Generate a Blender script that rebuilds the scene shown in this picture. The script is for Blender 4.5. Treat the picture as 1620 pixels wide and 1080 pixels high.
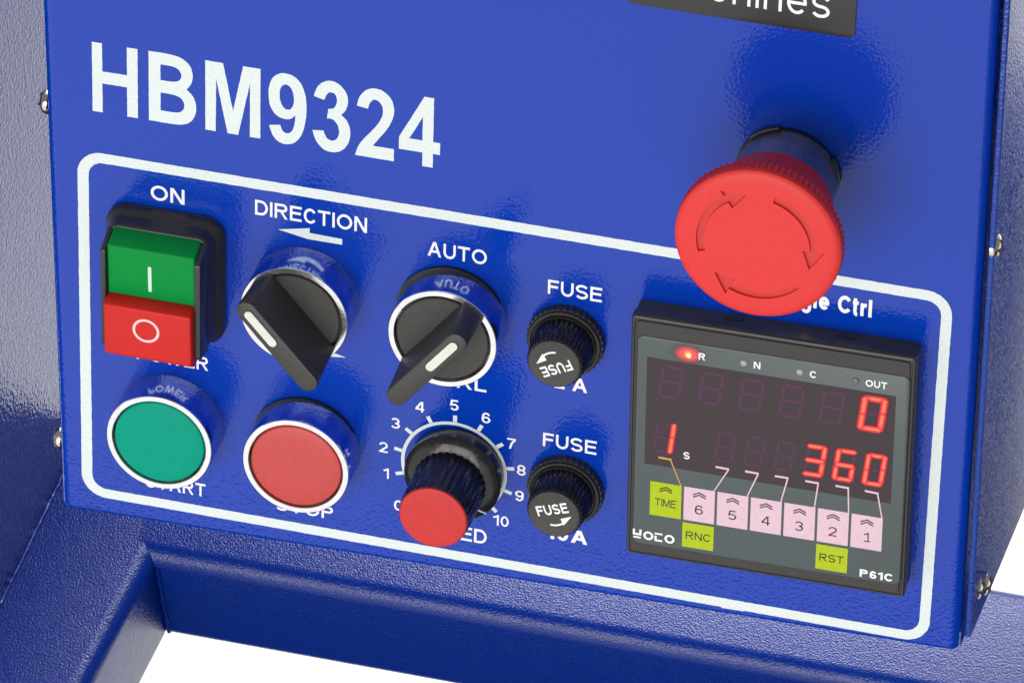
import bpy, bmesh, math, random
from math import sin, cos, pi, radians
from mathutils import Vector, Matrix, geometry

# ------------------------------------------------------------------ scene, camera, light
for o in list(bpy.data.objects):
    bpy.data.objects.remove(o)
scene = bpy.context.scene
COL = scene.collection
MM = 0.001
TILT = radians(20)          # the control box leans back 20 degrees

cam_d = bpy.data.cameras.new("camera")
cam = bpy.data.objects.new("camera", cam_d)
COL.objects.link(cam)
cam_d.sensor_width = 36.0
cam_d.lens = 10494.0 / 1620.0 * 36.0
cam_d.clip_start = 0.05
cam_d.clip_end = 100
RW = ((0.965022, 0.253596, -0.066493), (-0.163563, 0.780591, 0.603261), (0.204889, -0.571285, 0.794767))
m = Matrix(((RW[0][0], RW[1][0], RW[2][0], 454.769 * MM),
            (RW[0][1], RW[1][1], RW[2][1], -962.022 * MM),
            (RW[0][2], RW[1][2], RW[2][2], 1288.422 * MM),
            (0, 0, 0, 1)))
cam.matrix_world = m
scene.camera = cam

world = bpy.data.worlds.new("World")
scene.world = world
world.use_nodes = True
bg = world.node_tree.nodes['Background']
bg.inputs[0].default_value = (1.0, 0.985, 0.97, 1)
bg.inputs[1].default_value = 0.22

def area(name, loc, target, sx, sy, radiance, color=(1, 1, 1)):
    d = bpy.data.lights.new(name, 'AREA')
    d.shape = 'RECTANGLE'; d.size = sx; d.size_y = sy; d.energy = radiance * pi * sx * sy; d.color = color
    o = bpy.data.objects.new(name, d); COL.objects.link(o)
    o.location = loc
    o.rotation_euler = (Vector(target) - Vector(loc)).to_track_quat('-Z', 'Y').to_euler()
    return o
area("rear_softbox", (-0.40, 1.30, 1.50), (0.07, 0.09, -0.25), 1.4, 1.1, 1.6, (1.0, 0.97, 0.97))
area("front_softbox", (-0.10, -1.90, 0.85), (0.05, 0.05, -0.05), 1.6, 1.25, 4.9, (1.0, 0.96, 0.95))
area("low_front_board", (-0.25, -1.22, -0.24), (0.0, 0.0, -0.16), 3.0, 1.72, 0.82, (1.0, 0.99, 0.98))
area("paper_light", (0.2, 2.0, 1.4), (0.2, 1.2, -1.1), 2.2, 1.2, 12.0)

vs = scene.view_settings
vs.view_transform = 'Standard'; vs.look = 'None'; vs.gamma = 1; vs.exposure = 0.0
scene.render.engine = 'CYCLES'

# ------------------------------------------------------------------ materials
def mat(name, color, rough=0.4, metal=0.0, spec=0.5, bump=None, speck=None, emit=None, rnoise=None, coat=0):
    """bump=(scale, strength, distance, detail)  speck=(scale, amount)  rnoise=(scale, amount)"""
    M = bpy.data.materials.new(name); M.use_nodes = True
    nt = M.node_tree; n = nt.nodes; l = nt.links
    b = n['Principled BSDF']
    b.inputs['Base Color'].default_value = (*color, 1)
    b.inputs['Roughness'].default_value = rough
    b.inputs['Metallic'].default_value = metal
    b.inputs['Specular IOR Level'].default_value = spec
    b.inputs['Coat Weight'].default_value = coat
    tc = n.new('ShaderNodeTexCoord')
    if bump:
        prev = None
        for (sc, st, dist, det) in (bump if isinstance(bump, list) else [bump]):
            nz = n.new('ShaderNodeTexNoise'); nz.inputs['Scale'].default_value = sc
            nz.inputs['Detail'].default_value = det; nz.inputs['Roughness'].default_value = 0.5
            l.new(tc.outputs['Object'], nz.inputs['Vector'])
            bp = n.new('ShaderNodeBump'); bp.inputs['Strength'].default_value = st
            bp.inputs['Distance'].default_value = dist
            l.new(nz.outputs['Fac'], bp.inputs['Height'])
            if prev: l.new(prev.outputs['Normal'], bp.inputs['Normal'])
            prev = bp
        l.new(prev.outputs['Normal'], b.inputs['Normal'])
    if speck:
        nz = n.new('ShaderNodeTexNoise'); nz.inputs['Scale'].default_value = speck[0]
        nz.inputs['Detail'].default_value = 3
        l.new(tc.outputs['Object'], nz.inputs['Vector'])
        mr = n.new('ShaderNodeMapRange')
        mr.inputs['From Min'].default_value = 0.3; mr.inputs['From Max'].default_value = 0.7
        mr.inputs['To Min'].default_value = 1 - speck[1]; mr.inputs['To Max'].default_value = 1 + speck[1]
        l.new(nz.outputs['Fac'], mr.inputs['Value'])
        mx = n.new('ShaderNodeMix'); mx.data_type = 'RGBA'; mx.blend_type = 'MULTIPLY'
        mx.inputs['Factor'].default_value = 1
        mx.inputs['A'].default_value = (*color, 1)
        l.new(mr.outputs['Result'], mx.inputs['B'])
        l.new(mx.outputs['Result'], b.inputs['Base Color'])
    if rnoise:
        nz = n.new('ShaderNodeTexNoise'); nz.inputs['Scale'].default_value = rnoise[0]
        nz.inputs['Detail'].default_value = 4
        l.new(tc.outputs['Object'], nz.inputs['Vector'])
        mr = n.new('ShaderNodeMapRange')
        mr.inputs['From Min'].default_value = 0.35; mr.inputs['From Max'].default_value = 0.65
        mr.inputs['To Min'].default_value = rough; mr.inputs['To Max'].default_value = rough + rnoise[1]
        l.new(nz.outputs['Fac'], mr.inputs['Value'])
        l.new(mr.outputs['Result'], b.inputs['Roughness'])
    if emit:
        b.inputs['Emission Color'].default_value = (*emit[0], 1)
        b.inputs['Emission Strength'].default_value = emit[1]
    return M

BLUE = (0.001, 0.041, 0.425)
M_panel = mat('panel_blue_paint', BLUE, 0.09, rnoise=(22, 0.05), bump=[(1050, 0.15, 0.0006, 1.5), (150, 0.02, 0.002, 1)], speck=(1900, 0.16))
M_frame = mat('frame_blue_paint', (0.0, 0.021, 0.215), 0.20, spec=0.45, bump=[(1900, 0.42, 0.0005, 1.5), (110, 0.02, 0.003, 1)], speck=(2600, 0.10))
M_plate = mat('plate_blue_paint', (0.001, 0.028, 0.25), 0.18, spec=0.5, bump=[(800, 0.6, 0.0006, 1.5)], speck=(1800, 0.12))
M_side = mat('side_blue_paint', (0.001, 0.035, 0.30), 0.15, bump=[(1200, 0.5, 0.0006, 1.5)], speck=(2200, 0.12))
M_print = mat('white_screen_print', (0.74, 0.83, 0.82), 0.45, spec=0.3, bump=(1600, 0.2, 0.0003, 2), speck=(1500, 0.06))
M_print2 = mat('white_lettering_print', (0.95, 0.96, 0.96), 0.4, spec=0.3)
M_black = mat('black_plastic', (0.030, 0.030, 0.028), 0.34, spec=0.5, bump=(2500, 0.15, 0.0002, 2), speck=(900, 0.15))
M_blackm = mat('black_matt_plastic', (0.046, 0.046, 0.042), 0.50, spec=0.45, bump=(2800, 0.35, 0.0002, 2), speck=(1200, 0.15))
M_gloss = mat('black_gloss_plastic', (0.016, 0.016, 0.018), 0.13, spec=0.5, rnoise=(600, 0.2), speck=(1500, 0.3))
M_gask = mat('black_rubber', (0.012, 0.011, 0.010), 0.35, spec=0.6)
M_chrome = mat('chrome_bezel', (0.93, 0.93, 0.94), 0.08, metal=1, bump=(350, 0.03, 0.0005, 2), rnoise=(900, 0.08), speck=(700, 0.08))
M_barrel = mat('chrome_barrel_blue_reflection', (0.36, 0.44, 0.70), 0.10, metal=1, bump=(350, 0.03, 0.0005, 2), rnoise=(900, 0.1), speck=(700, 0.12))  # darker blue stands in for the panel mirrored in the chrome sides
M_steel = mat('screw_nickel', (0.70, 0.67, 0.60), 0.12, metal=1, rnoise=(900, 0.2))
M_red = mat('red_mushroom_plastic', (0.75, 0.040, 0.036), 0.45, spec=0.3, bump=(3000, 0.12, 0.0002, 2), speck=(500, 0.03))
M_redd = mat('red_plastic_recess_shade', (0.62, 0.045, 0.040), 0.5, spec=0.3, speck=(900, 0.05))  # the head's red, darkened to put shade into the arrow recesses
M_stop = mat('red_stop_cap', (0.56, 0.058, 0.050), 0.45, spec=0.5, bump=(3500, 0.12, 0.0002, 2), speck=(700, 0.05))
M_knobred = mat('red_knob_cap', (0.60, 0.030, 0.028), 0.40, spec=0.4, rnoise=(300, 0.15), speck=(400, 0.06))
M_rkred = mat('red_rocker_key', (0.62, 0.018, 0.014), 0.42, spec=0.25, bump=(2500, 0.12, 0.0002, 2), speck=(500, 0.04))
M_rkgreen = mat('green_rocker_key', (0.0, 0.27, 0.045), 0.45, spec=0.12, bump=(2500, 0.12, 0.0002, 2), speck=(500, 0.04))
M_start = mat('green_start_cap', (0.0, 0.33, 0.22), 0.5, spec=0.12, bump=(3500, 0.12, 0.0002, 2), speck=(300, 0.04))
M_mark = mat('white_mark_plastic', (0.74, 0.76, 0.69), 0.42, spec=0.4, speck=(500, 0.05))
M_pink = mat('pink_ring_print', (0.86, 0.62, 0.64), 0.4, spec=0.3)
M_mint = mat('pale_green_mark_print', (0.62, 0.83, 0.72), 0.4, spec=0.3)
M_plaque = mat('grey_name_plate', (0.030, 0.030, 0.030), 0.30, spec=0.5, speck=(1500, 0.08))
M_bezel = mat('timer_case_plastic', (0.035, 0.034, 0.031), 0.30, spec=0.5, bump=(2600, 0.15, 0.0002, 2), speck=(1200, 0.1))
M_label = mat('timer_label_film', (0.068, 0.092, 0.094), 0.33, spec=0.5, bump=(3000, 0.12, 0.0002, 2), speck=(1500, 0.06))
M_lens = mat('timer_display_filter', (0.034, 0.020, 0.026), 0.22, spec=0.5, bump=(2500, 0.05, 0.0002, 2), speck=(1800, 0.07))
M_keyg = mat('key_lime_print', (0.44, 0.56, 0.012), 0.42, spec=0.2, bump=(3000, 0.1, 0.0002, 2), speck=(1200, 0.05))
M_keyp = mat('key_pink_print', (0.76, 0.54, 0.64), 0.42, spec=0.2, bump=(3000, 0.1, 0.0002, 2), speck=(1200, 0.04))
M_ink = mat('black_ink', (0.018, 0.016, 0.016), 0.4, spec=0.4)
M_orange = mat('orange_line_print', (0.60, 0.32, 0.06), 0.4)
M_seg = mat('unlit_segment', (0.082, 0.030, 0.070), 0.4, spec=0.3)
M_led = mat('unlit_led', (0.42, 0.37, 0.30), 0.25, spec=0.6)
M_leddark = mat('dull_unlit_led', (0.16, 0.15, 0.14), 0.3, spec=0.5)
M_paper = mat('white_paper', (0.92, 0.92, 0.92), 0.9, spec=0.1)
M_floor = mat('dark_floor_paint', (0.018, 0.018, 0.02), 0.85, spec=0.2, speck=(6, 0.1))
M_led_on = mat('lit_led', (0.3, 0.01, 0.0), 0.3, emit=((1.0, 0.03, 0.008), 14.0))
M_led_hot = mat('lit_led_core', (0.3, 0.2, 0.1), 0.3, emit=((1.0, 0.62, 0.12), 12.0))

# the lit segments: a light pipe, hottest along its middle, its glow painted fading onto the window round it
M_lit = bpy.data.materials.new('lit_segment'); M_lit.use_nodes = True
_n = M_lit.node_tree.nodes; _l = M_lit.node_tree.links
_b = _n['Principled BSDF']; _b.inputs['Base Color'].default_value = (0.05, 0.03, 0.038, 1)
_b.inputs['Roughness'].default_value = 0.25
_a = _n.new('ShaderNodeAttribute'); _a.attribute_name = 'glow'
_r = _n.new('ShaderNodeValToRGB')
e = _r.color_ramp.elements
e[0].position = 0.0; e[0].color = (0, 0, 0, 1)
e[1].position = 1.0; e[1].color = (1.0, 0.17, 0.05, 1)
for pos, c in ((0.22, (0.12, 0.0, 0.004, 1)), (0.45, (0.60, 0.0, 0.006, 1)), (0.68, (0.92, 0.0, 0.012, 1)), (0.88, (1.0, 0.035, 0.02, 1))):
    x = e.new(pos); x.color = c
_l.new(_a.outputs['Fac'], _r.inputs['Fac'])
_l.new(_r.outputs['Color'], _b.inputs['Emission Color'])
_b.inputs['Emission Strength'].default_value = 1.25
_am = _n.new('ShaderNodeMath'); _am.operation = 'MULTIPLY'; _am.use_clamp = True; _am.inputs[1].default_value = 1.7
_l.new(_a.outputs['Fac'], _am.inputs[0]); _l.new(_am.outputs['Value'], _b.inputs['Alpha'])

# ------------------------------------------------------------------ mesh builder (millimetres in, metres out)
def arc(cx, cy, rx, a0, a1, n=16, ry=None):
    ry = rx if ry is None else ry
    return [(cx + rx * cos(radians(a0 + (a1 - a0) * i / n)), cy + ry * sin(radians(a0 + (a1 - a0) * i / n))) for i in range(n + 1)]

def rrect(x0, y0, x1, y1, r, n=8):
    """rounded rectangle, counter-clockwise, x0<x1, y0<y1"""
    return (arc(x1 - r, y0 + r, r, -90, 0, n) + arc(x1 - r, y1 - r, r, 0, 90, n) +
            arc(x0 + r, y1 - r, r, 90, 180, n) + arc(x0 + r, y0 + r, r, 180, 270, n))

def circle(cx, cy, r, n=64):
    return [(cx + r * cos(2 * pi * i / n), cy + r * sin(2 * pi * i / n)) for i in range(n)]

# ---- a plain grotesque drawn from strokes; cap height 1, t = stem width
def ribbon_poly(P, t):
    P = [Vector(p) for p in P]; L = []; Rr = []
    for i, p in enumerate(P):
        if i == 0: d = (P[1] - p).normalized(); k = 1
        elif i == len(P) - 1: d = (p - P[-2]).normalized(); k = 1
        else:
            d0 = (p - P[i - 1]).normalized(); d1 = (P[i + 1] - p).normalized()
            d = (d0 + d1).normalized(); k = min(1 / max(d.dot(d1), 0.3), 2.2)
        nn = Vector((-d.y, d.x)) * t / 2 * k
        L.append(tuple(p + nn)); Rr.append(tuple(p - nn))
    return L + Rr[::-1]

def glyph(c, t):
    """-> (width, [(outline, holes)])"""
    h = t / 2; out = []
    S = lambda *P: out.append((ribbon_poly(P, t), ()))
    Q = lambda *P: out.append((list(P), ()))
    def ring(cx, cy, rx, ry): out.append((arc(cx, cy, rx + h, 0, 360 - 9, 39, ry + h), (arc(cx, cy, rx - h, 0, 360 - 9, 39, ry - h),)))
    w = {'A': .96, 'C': .88, 'D': .88, 'E': .80, 'F': .74, 'H': .86, 'I': t, 'L': .70, 'M': 1.0, 'N': .86, 'O': 1.04, 'P': .82, 'R': .90, 'S': .84, 'T': .84, 'U': .86,
         'W': 1.32, 'a': .64, 'c': .62, 'h': .60, 'i': t, 'n': .60, 'e': .66, 's': .60, 'g': .64, 'l': t, 't': .36, 'r': .38, ' ': .28}.get(c, .66)
    if c == 'A':
        Q((0, 0), (w / 2 - .56 * t, 1), (w / 2 + .5 * t, 1), (1.1 * t, 0)); Q((w, 0), (w / 2 + .56 * t, 1), (w / 2 - .5 * t, 1), (w - 1.1 * t, 0)); S((w * .2, .34), (w * .8, .34))
    elif c == 'C': S(*arc(w / 2, .5, w / 2 - h, 36, 324, 36, .5 - h))
    elif c == 'D': S((h, 0), (h, 1)); S(*([(t, h)] + arc(w * .46, .5, w * .54 - h, -90, 90, 24, .5 - h) + [(t, 1 - h)]))
    elif c in 'EF':
        S((h, 0), (h, 1)); S((t, 1 - h), (w, 1 - h)); S((t, .53), (w * .93, .53))
        if c == 'E': S((t, h), (w, h))
    elif c == 'I' or c == 'l': S((h, 0), (h, 1))
    elif c == 'H': S((h, 0), (h, 1)); S((w - h, 0), (w - h, 1)); S((t, .53), (w - t, .53))
    elif c == 'L': S((h, 0), (h, 1)); S((t, h), (w, h))
    elif c == 'M':
        S((h, 0), (h, 1)); S((w - h, 0), (w - h, 1)); Q((0, 1), (t * 1.2, 1), (w / 2 + t * .5, 0), (w / 2 - t * .5, 0)); Q((w, 1), (w - t * 1.2, 1), (w / 2 - t * .5, 0), (w / 2 + t * .5, 0))
    elif c == 'N': S((h, 0), (h, 1)); S((w - h, 0), (w - h, 1)); Q((0, 1), (t * 1.25, 1), (w, 0), (w - t * 1.25, 0))
    elif c == 'W':
        k = t * .55
        for x0, x1 in ((0 + k, w * .28), (w * .5, w * .28), (w * .5, w * .72), (w - k, w * .72)): Q((x0 - k, 1), (x0 + k, 1), (x1 + k, 0), (x1 - k, 0))
    elif c == 'O': ring(w / 2, .5, w / 2 - h, .5 - h)
    elif c in 'PR':
        r = (.56 - t) / 2; S((h, 0), (h, 1)); S(*([(t, 1 - h)] + arc(w * .96 - h - r, 1 - h - r, r, 90, -90, 16) + [(t, 1 - h - 2 * r)]))
        if c == 'R': Q((w * .42, .46), (w * .42 + t * 1.1, .46), (w, 0), (w - t * 1.2, 0))
    elif c in 'Ss':
        H = 1 if c == 'S' else .74; ry = (H - t) / 4; rx = w / 2 - h
        S(*(arc(w / 2, H - h - ry, rx, 22, 262, 22, ry) + arc(w / 2, h + ry, rx, 82, -158, 22, ry)))
    elif c == 'T': S((0, 1 - h), (w, 1 - h)); S((w / 2, 0), (w / 2, 1 - t))
    elif c == 'U': r = w / 2 - h; S(*([(h, 1)] + arc(w / 2, h + r, r, 180, 360, 20) + [(w - h, 1)]))
    elif c == '0': ring(w / 2, .5, w / 2 - h, .5 - h)
    elif c == '1': w = .46; S((w - h, 0), (w - h, 1)); S((w - h, 1 - h * .6), (w * .55, .84), (0, .74))
    elif c == '2': r = w / 2 - h; S(*(arc(w / 2, 1 - h - r, r, 172, -28, 18) + [(h * 1.5, t * .8)])); S((0, h), (w, h))
    elif c == '3':
        S(*arc(w / 2 - .01, 1 - h - .215, w / 2 - h - .02, 158, -92, 18, .215)); r = (1 - t - .43) / 2; S(*arc(w / 2, h + r, w / 2 - h, 94, -160, 20, r))
    elif c == '4': S((w * .76, 0), (w * .76, 1)); S((w * .76 - h, 1 - h), (h * .9, .32)); S((0, .28), (w, .28))
    elif c == '5': r = (.64 - t) / 2; S(*([(w * .93, 1 - h), (w * .22, 1 - h), (w * .12, .50)] + arc(w / 2, h + r, w / 2 - h, 128, -155, 20, r)))
    elif c == '6': r = (.62 - t) / 2; ring(w / 2, h + r, w / 2 - h, r); S(*(arc(w / 2 + .01, .56, w / 2 - h, 30, 180, 16, .44 - h) + [(h, .3)]))
    elif c == '9': r = (.62 - t) / 2; ring(w / 2, 1 - h - r, w / 2 - h, r); S(*(arc(w / 2 - .01, .44, w / 2 - h, 210, 360, 16, .44 - h) + [(w - h, .7)]))
    elif c == '7': S((0, 1 - h), (w, 1 - h)); S((w - h, 1 - t), (w * .55, .55), (w * .34, 0))
    elif c == '8': ring(w / 2, 1 - h - .21, w / 2 - h - .02, .21); r = (1 - 1.0 * t - .42) / 2; ring(w / 2, h + r, w / 2 - h, r)
    elif c == 'c': S(*arc(w / 2, .37, w / 2 - h, 45, 315, 26, .37 - h))
    elif c == 'e': S(*arc(w / 2, .37, w / 2 - h, 0, 318, 28, .37 - h)); S((h, .37), (w - h * .2, .37))
    elif c in 'nh': S((h, 0), (h, 1 if c == 'h' else .73)); r = w / 2 - h; S(*(arc(w / 2, .74 - h - r, r, 165, 0, 16) + [(w - h, 0)]))
    elif c == 'r': S((h, 0), (h, .73)); S(*arc(.34, .42, .34 - h, 172, 80, 8, .32 - h))
    elif c == 'i': S((h, 0), (h, .73)); S((h, .87), (h, 1))
    elif c == 't': S(*([(w * .42, .95), (w * .42, .2)] + arc(w * .42 + .16, .16 + h * .3, .16, 190, 270, 6))); S((0, .70), (w, .70))
    elif c == 'a': S(*(arc(w / 2, .74 - h - .2, w / 2 - h - .02, 158, 0, 14, .2) + [(w - h - .02, 0)])); ring(w * .44, .21, w * .44 - h, .21 - h)
    elif c == 'g': ring(w / 2, .37, w / 2 - h, .37 - h); S(*([(w - h, .74), (w - h, -.05)] + arc(w / 2, -.06, w / 2 - h, 0, -160, 14, .2)))
    if c == 'C': w = .81
    return w, out

_txt = {}
def text_polys(s, t, gap=.15):
    k = (s, t, gap)
    if k not in _txt:
        x = 0; L = []
        for c in s:
            w, G = glyph(c, t)
            for o_, hs in G: L.append(([(p[0] + x, p[1]) for p in o_], [[(p[0] + x, p[1]) for p in h] for h in hs]))
            x += w + gap
        xs = [p[0] for o_, _ in L for p in o_]
        _txt[k] = (L, min(xs), max(xs))
    return _txt[k]

class MB:
    def __init__(s): s.v = []; s.f = []; s.m = []; s.g = {}
    def add(s, V, F, mi=0, xf=None):
        b = len(s.v)
        s.v += [tuple(xf @ Vector(v)) if xf else tuple(v) for v in V]
        for f in F: s.f.append(tuple(b + i for i in f)); s.m.append(mi)
        return b
    def box(s, x0, x1, y0, y1, z0, z1, mi=0, xf=None):
        V = [(x, y, z) for z in (z0, z1) for y in (y0, y1) for x in (x0, x1)]
        s.add(V, [(0, 2, 3, 1), (4, 5, 7, 6), (0, 1, 5, 4), (2, 6, 7, 3), (0, 4, 6, 2), (1, 3, 7, 5)], mi, xf)
    def loft(s, rings, mi=0, xf=None, cap0=True, cap1=True):
        n = len(rings[0]); V = [p for r in rings for p in r]; F = []
        for k in range(len(rings) - 1):
            for i in range(n):
                j = (i + 1) % n
                F.append((k * n + i, k * n + j, (k + 1) * n + j, (k + 1) * n + i))
        if cap0: F.append(tuple(reversed(range(n))))
        if cap1: F.append(tuple((len(rings) - 1) * n + i for i in range(n)))
        s.add(V, F, mi, xf)
    def lathe(s, cx, cy, prof, n=96, mi=0, xf=None, cap0=False, cap1=True):
        s.loft([[(cx + r * cos(2 * pi * i / n), cy + r * sin(2 * pi * i / n), z) for i in range(n)] for r, z in prof], mi, xf, cap0, cap1)
    def flat(s, outline, z, holes=(), mi=0, xf=None):
        loops = [[Vector((x, y, 0)) for x, y in outline]] + [[Vector((x, y, 0)) for x, y in h] for h in holes]
        tri = geometry.tessellate_polygon(loops)
        pts = [p for l in loops for p in l]
        F = []
        for a, b, c in tri:
            A, B, C = pts[a], pts[b], pts[c]
            F.append((a, b, c) if (B - A).cross(C - A).z > 0 else (c, b, a))
        s.add([(p.x, p.y, z) for p in pts], F, mi, xf)
    def prism(s, outline, z0, z1, mi=0, xf=None):
        s.loft([[(x, y, z0) for x, y in outline], [(x, y, z1) for x, y in outline]], mi, xf)
    def text(s, t, x0, x1, y0, y1, z, mi=0, w=.14, rot=0, gap=.15, pivot=None):
        """set word t so its ink spans x0..x1, its cap height y0..y1; w = stem width in cap heights"""
        L, a, b = text_polys(t, w, gap)
        sx = (x1 - x0) / (b - a); sy = y1 - y0
        px, py = pivot or ((x0 + x1) / 2, (y0 + y1) / 2); ca, sa = cos(rot), sin(rot)
        def M_(p):
            x, y = x0 + (p[0] - a) * sx, y0 + p[1] * sy
            return (px + (x - px) * ca - (y - py) * sa, py + (x - px) * sa + (y - py) * ca)
        for k, (o_, hs) in enumerate(L):
            s.flat([M_(p) for p in o_], z + .003 * (k % 5), [[M_(p) for p in h] for h in hs], mi)
    def build(s, name, mats, parent=None, smooth=35, bevel=0, seg=2, label=None, merge=True, scale=MM):
        me = bpy.data.meshes.new(name)
        me.from_pydata([(x * scale, y * scale, z * scale) for x, y, z in s.v], [], s.f)
        for M in (mats if isinstance(mats, (list, tuple)) else [mats]): me.materials.append(M)
        for p, mi in zip(me.polygons, s.m): p.material_index = mi
        if merge or bevel:
            bm = bmesh.new(); bm.from_mesh(me)
            bmesh.ops.remove_doubles(bm, verts=bm.verts, dist=1e-6)
            if bevel:
                bmesh.ops.recalc_face_normals(bm, faces=bm.faces)
                ed = [e for e in bm.edges if len(e.link_faces) == 2 and e.calc_face_angle(0) > radians(28)]
                bmesh.ops.bevel(bm, geom=ed, offset=bevel * scale, segments=seg, profile=0.5, affect='EDGES', clamp_overlap=True)
            bm.to_mesh(me); bm.free()
        if s.g:
            at = me.color_attributes.new('glow', 'FLOAT_COLOR', 'POINT')
            for i, g in s.g.items(): at.data[i].color = (g, g, g, 1)
        if smooth:
            me.shade_smooth(); me.set_sharp_from_angle(angle=radians(smooth))
        me.update()
        o = bpy.data.objects.new(name, me); COL.objects.link(o)
        if parent: o.parent = parent
        if label: o['label'] = label
        return o

def empty(name, label, cat, loc=(0, 0, 0), rot=(0, 0, 0)):
    o = bpy.data.objects.new(name, None); COL.objects.link(o)
    o.empty_display_size = 0.05
    o.location = loc; o.rotation_euler = rot
    o['label'] = label; o['category'] = cat
    return o

# ================================================================== the setting
sweep = MB()
prof = [(0.12, -1.1)] + [(2.6 + 0.6 * sin(radians(a)), -0.5 - 0.6 * cos(radians(a))) for a in range(0, 91, 10)] + [(3.2, 2.2)]
V = []; F = []
for i, (y, z) in enumerate(prof):
    V += [(-2.6, y, z), (2.9, y, z), (-2.6, y + 0.002, z - 0.002), (2.9, y + 0.002, z - 0.002)]
for i in range(len(prof) - 1):
    a = i * 4; b = a + 4
    F += [(a, a + 1, b + 1, b), (a + 2, b + 2, b + 3, a + 3), (a, b, b + 2, a + 2), (a + 1, a + 3, b + 3, b + 1)]
F += [(0, 2, 3, 1)]
sweep.add(V, F)
o = sweep.build('backdrop', M_paper, scale=1.0); o['kind'] = 'structure'
fl = MB(); fl.box(-2.8, 2.9, -1.15, 3.4, -1.16, -1.106)
o = fl.build('floor', M_floor, scale=1.0, bevel=0.004); o['kind'] = 'structure'

# ================================================================== machine stand (world axes, millimetres)
stand = empty('machine_stand', 'dark blue welded steel tube stand behind and below the control box', 'machine stand', (-0.0364, 0.077, -0.103))
SS = MM * 1.08  # stand scaled up about the camera; its empty's location holds the matching offset

# cross bar: square tube with rounded edges, running along X
pr_ = rrect(-18.3, -187.5, 20.2, -149, 5.0, 8)
b = MB()
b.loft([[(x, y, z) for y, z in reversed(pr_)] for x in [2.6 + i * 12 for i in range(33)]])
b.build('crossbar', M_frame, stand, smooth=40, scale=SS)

# arm: the same tube running forward from the cross bar, slightly splayed
def skew(x, y, k=.125): return x + k * (y + 18)
pa = rrect(-30, -187.45, 8.3, -149.05, 5.0, 8)
b = MB()
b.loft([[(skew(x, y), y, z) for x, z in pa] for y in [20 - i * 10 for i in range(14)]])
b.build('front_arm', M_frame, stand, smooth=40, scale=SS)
# weld along the corner of arm and cross bar
b = MB(); rnd = random.Random(5)
pts = [(9.0 + rnd.uniform(-.15, .15), -18.6, -154 - i * .78, .55 + rnd.uniform(-.12, .12)) for i in range(39)]
b.loft([[(x + r * cos(2 * pi * k / 10), y + r * sin(2 * pi * k / 10), z) for k in range(10)] for x, y, z, r in pts])
b.build('weld_bead', M_frame, stand, smooth=60, scale=SS)

# side plate: upright sheet standing on the arm, its face turned to the right
b = MB()
ys = [230 - i * 15 for i in range(21)]
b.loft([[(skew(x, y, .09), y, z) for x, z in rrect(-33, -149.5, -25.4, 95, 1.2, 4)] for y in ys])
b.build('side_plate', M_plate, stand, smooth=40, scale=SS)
b = MB()
pts = [(skew(-25.2, y, .09) + rnd.uniform(-.12, .12), y, -149.0, .7 + rnd.uniform(-.15, .15)) for y in [20 - i * .9 for i in range(98)]]
b.loft([[(x + r * cos(2 * pi * k / 10), y, z + r * sin(2 * pi * k / 10)) for k in range(10)] for x, y, z, r in pts])
b.build('weld_bead', M_frame, stand, smooth=60, scale=SS)
b = MB()
b.loft([[(x, y, z) for x, y in rrect(259.6, 68, 400, 104, 3, 6)] for z in (-440, -38, -36)])
b.build('dark_reflection_block', M_frame, stand, smooth=40, scale=SS)  # unseen block, added so the right side sheet mirrors something dark

# ================================================================== control box (panel axes)
box = empty('control_box', 'bright blue sheet metal control box with red mushroom button, switches and digital counter', 'control box',
            (0, 0, 0), (radians(90) - TILT, 0, 0))

def xl(y): return -9.08 + (42 - y) * 0.0205
def xr(y): return 230.6 + (84 - y) * 0.0118
def yb(x): return -110.5 + (x + 5) * 0.0182

b = MB()
R = 3.0
def sec(y, z_in=0):
    L, Rr = xl(y), xr(y)
    return ([(L, -16)] + [(L + R - R * cos(radians(a)), -R + R * sin(radians(a))) for a in range(0, 91, 9)] +
            [(Rr - R + R * sin(radians(a)), -R + R * cos(radians(a))) for a in range(0, 91, 9)] + [(Rr, -16)])
rows = []
for y in (-110, 130):
    rows.append([(x, (yb(x) if y < 0 else y), z) for x, z in sec(y)])
# small fold at the bottom edge
r0 = rows[0]
f1 = [(x, y + 1.3 - 1.3 * cos(radians(60)) - .65, z - 0.9) for x, y, z in r0]
base = [(x, y + .0, z - 1.2) for x, y, z in r0]
mid = [(x, y + 0.35, z - 0.35) for x, y, z in r0]
up = [(x, y + 1.2, z) for x, y, z in r0]
b.loft([base, mid, up, rows[1]])
panel = b.build('front_panel', M_panel, box, smooth=50)

# body behind the tray, side sheets
b = MB()
b.loft([[(-6.5, -108, z), (229, -104, z), (228, 130, z), (-10.5, 130, z)] for z in (-130, -16.5)])
b.build('box_body', M_side, box, bevel=0.8)
b = MB()
b.loft([[(xr(y) + .9, y, -1.9), (xr(y) + 2.6, y, -1.9), (xr(y) + 2.6, y - (13.4 if y < 0 else 0), -130), (xr(y) + .9, y - (13.4 if y < 0 else 0), -130)] for y in (-102.5, 130)])
b.build('side_sheet', M_side, box, bevel=0.5, seg=3)
b = MB()
b.loft([[(xl(y) - .7, y, -5), (xl(y) + .2, y, -5), (xl(y) + .2, y, -80), (xl(y) - .7, y, -80)] for y in (-101, 130)])
b.build('side_sheet', M_side, box, bevel=0.3)

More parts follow.
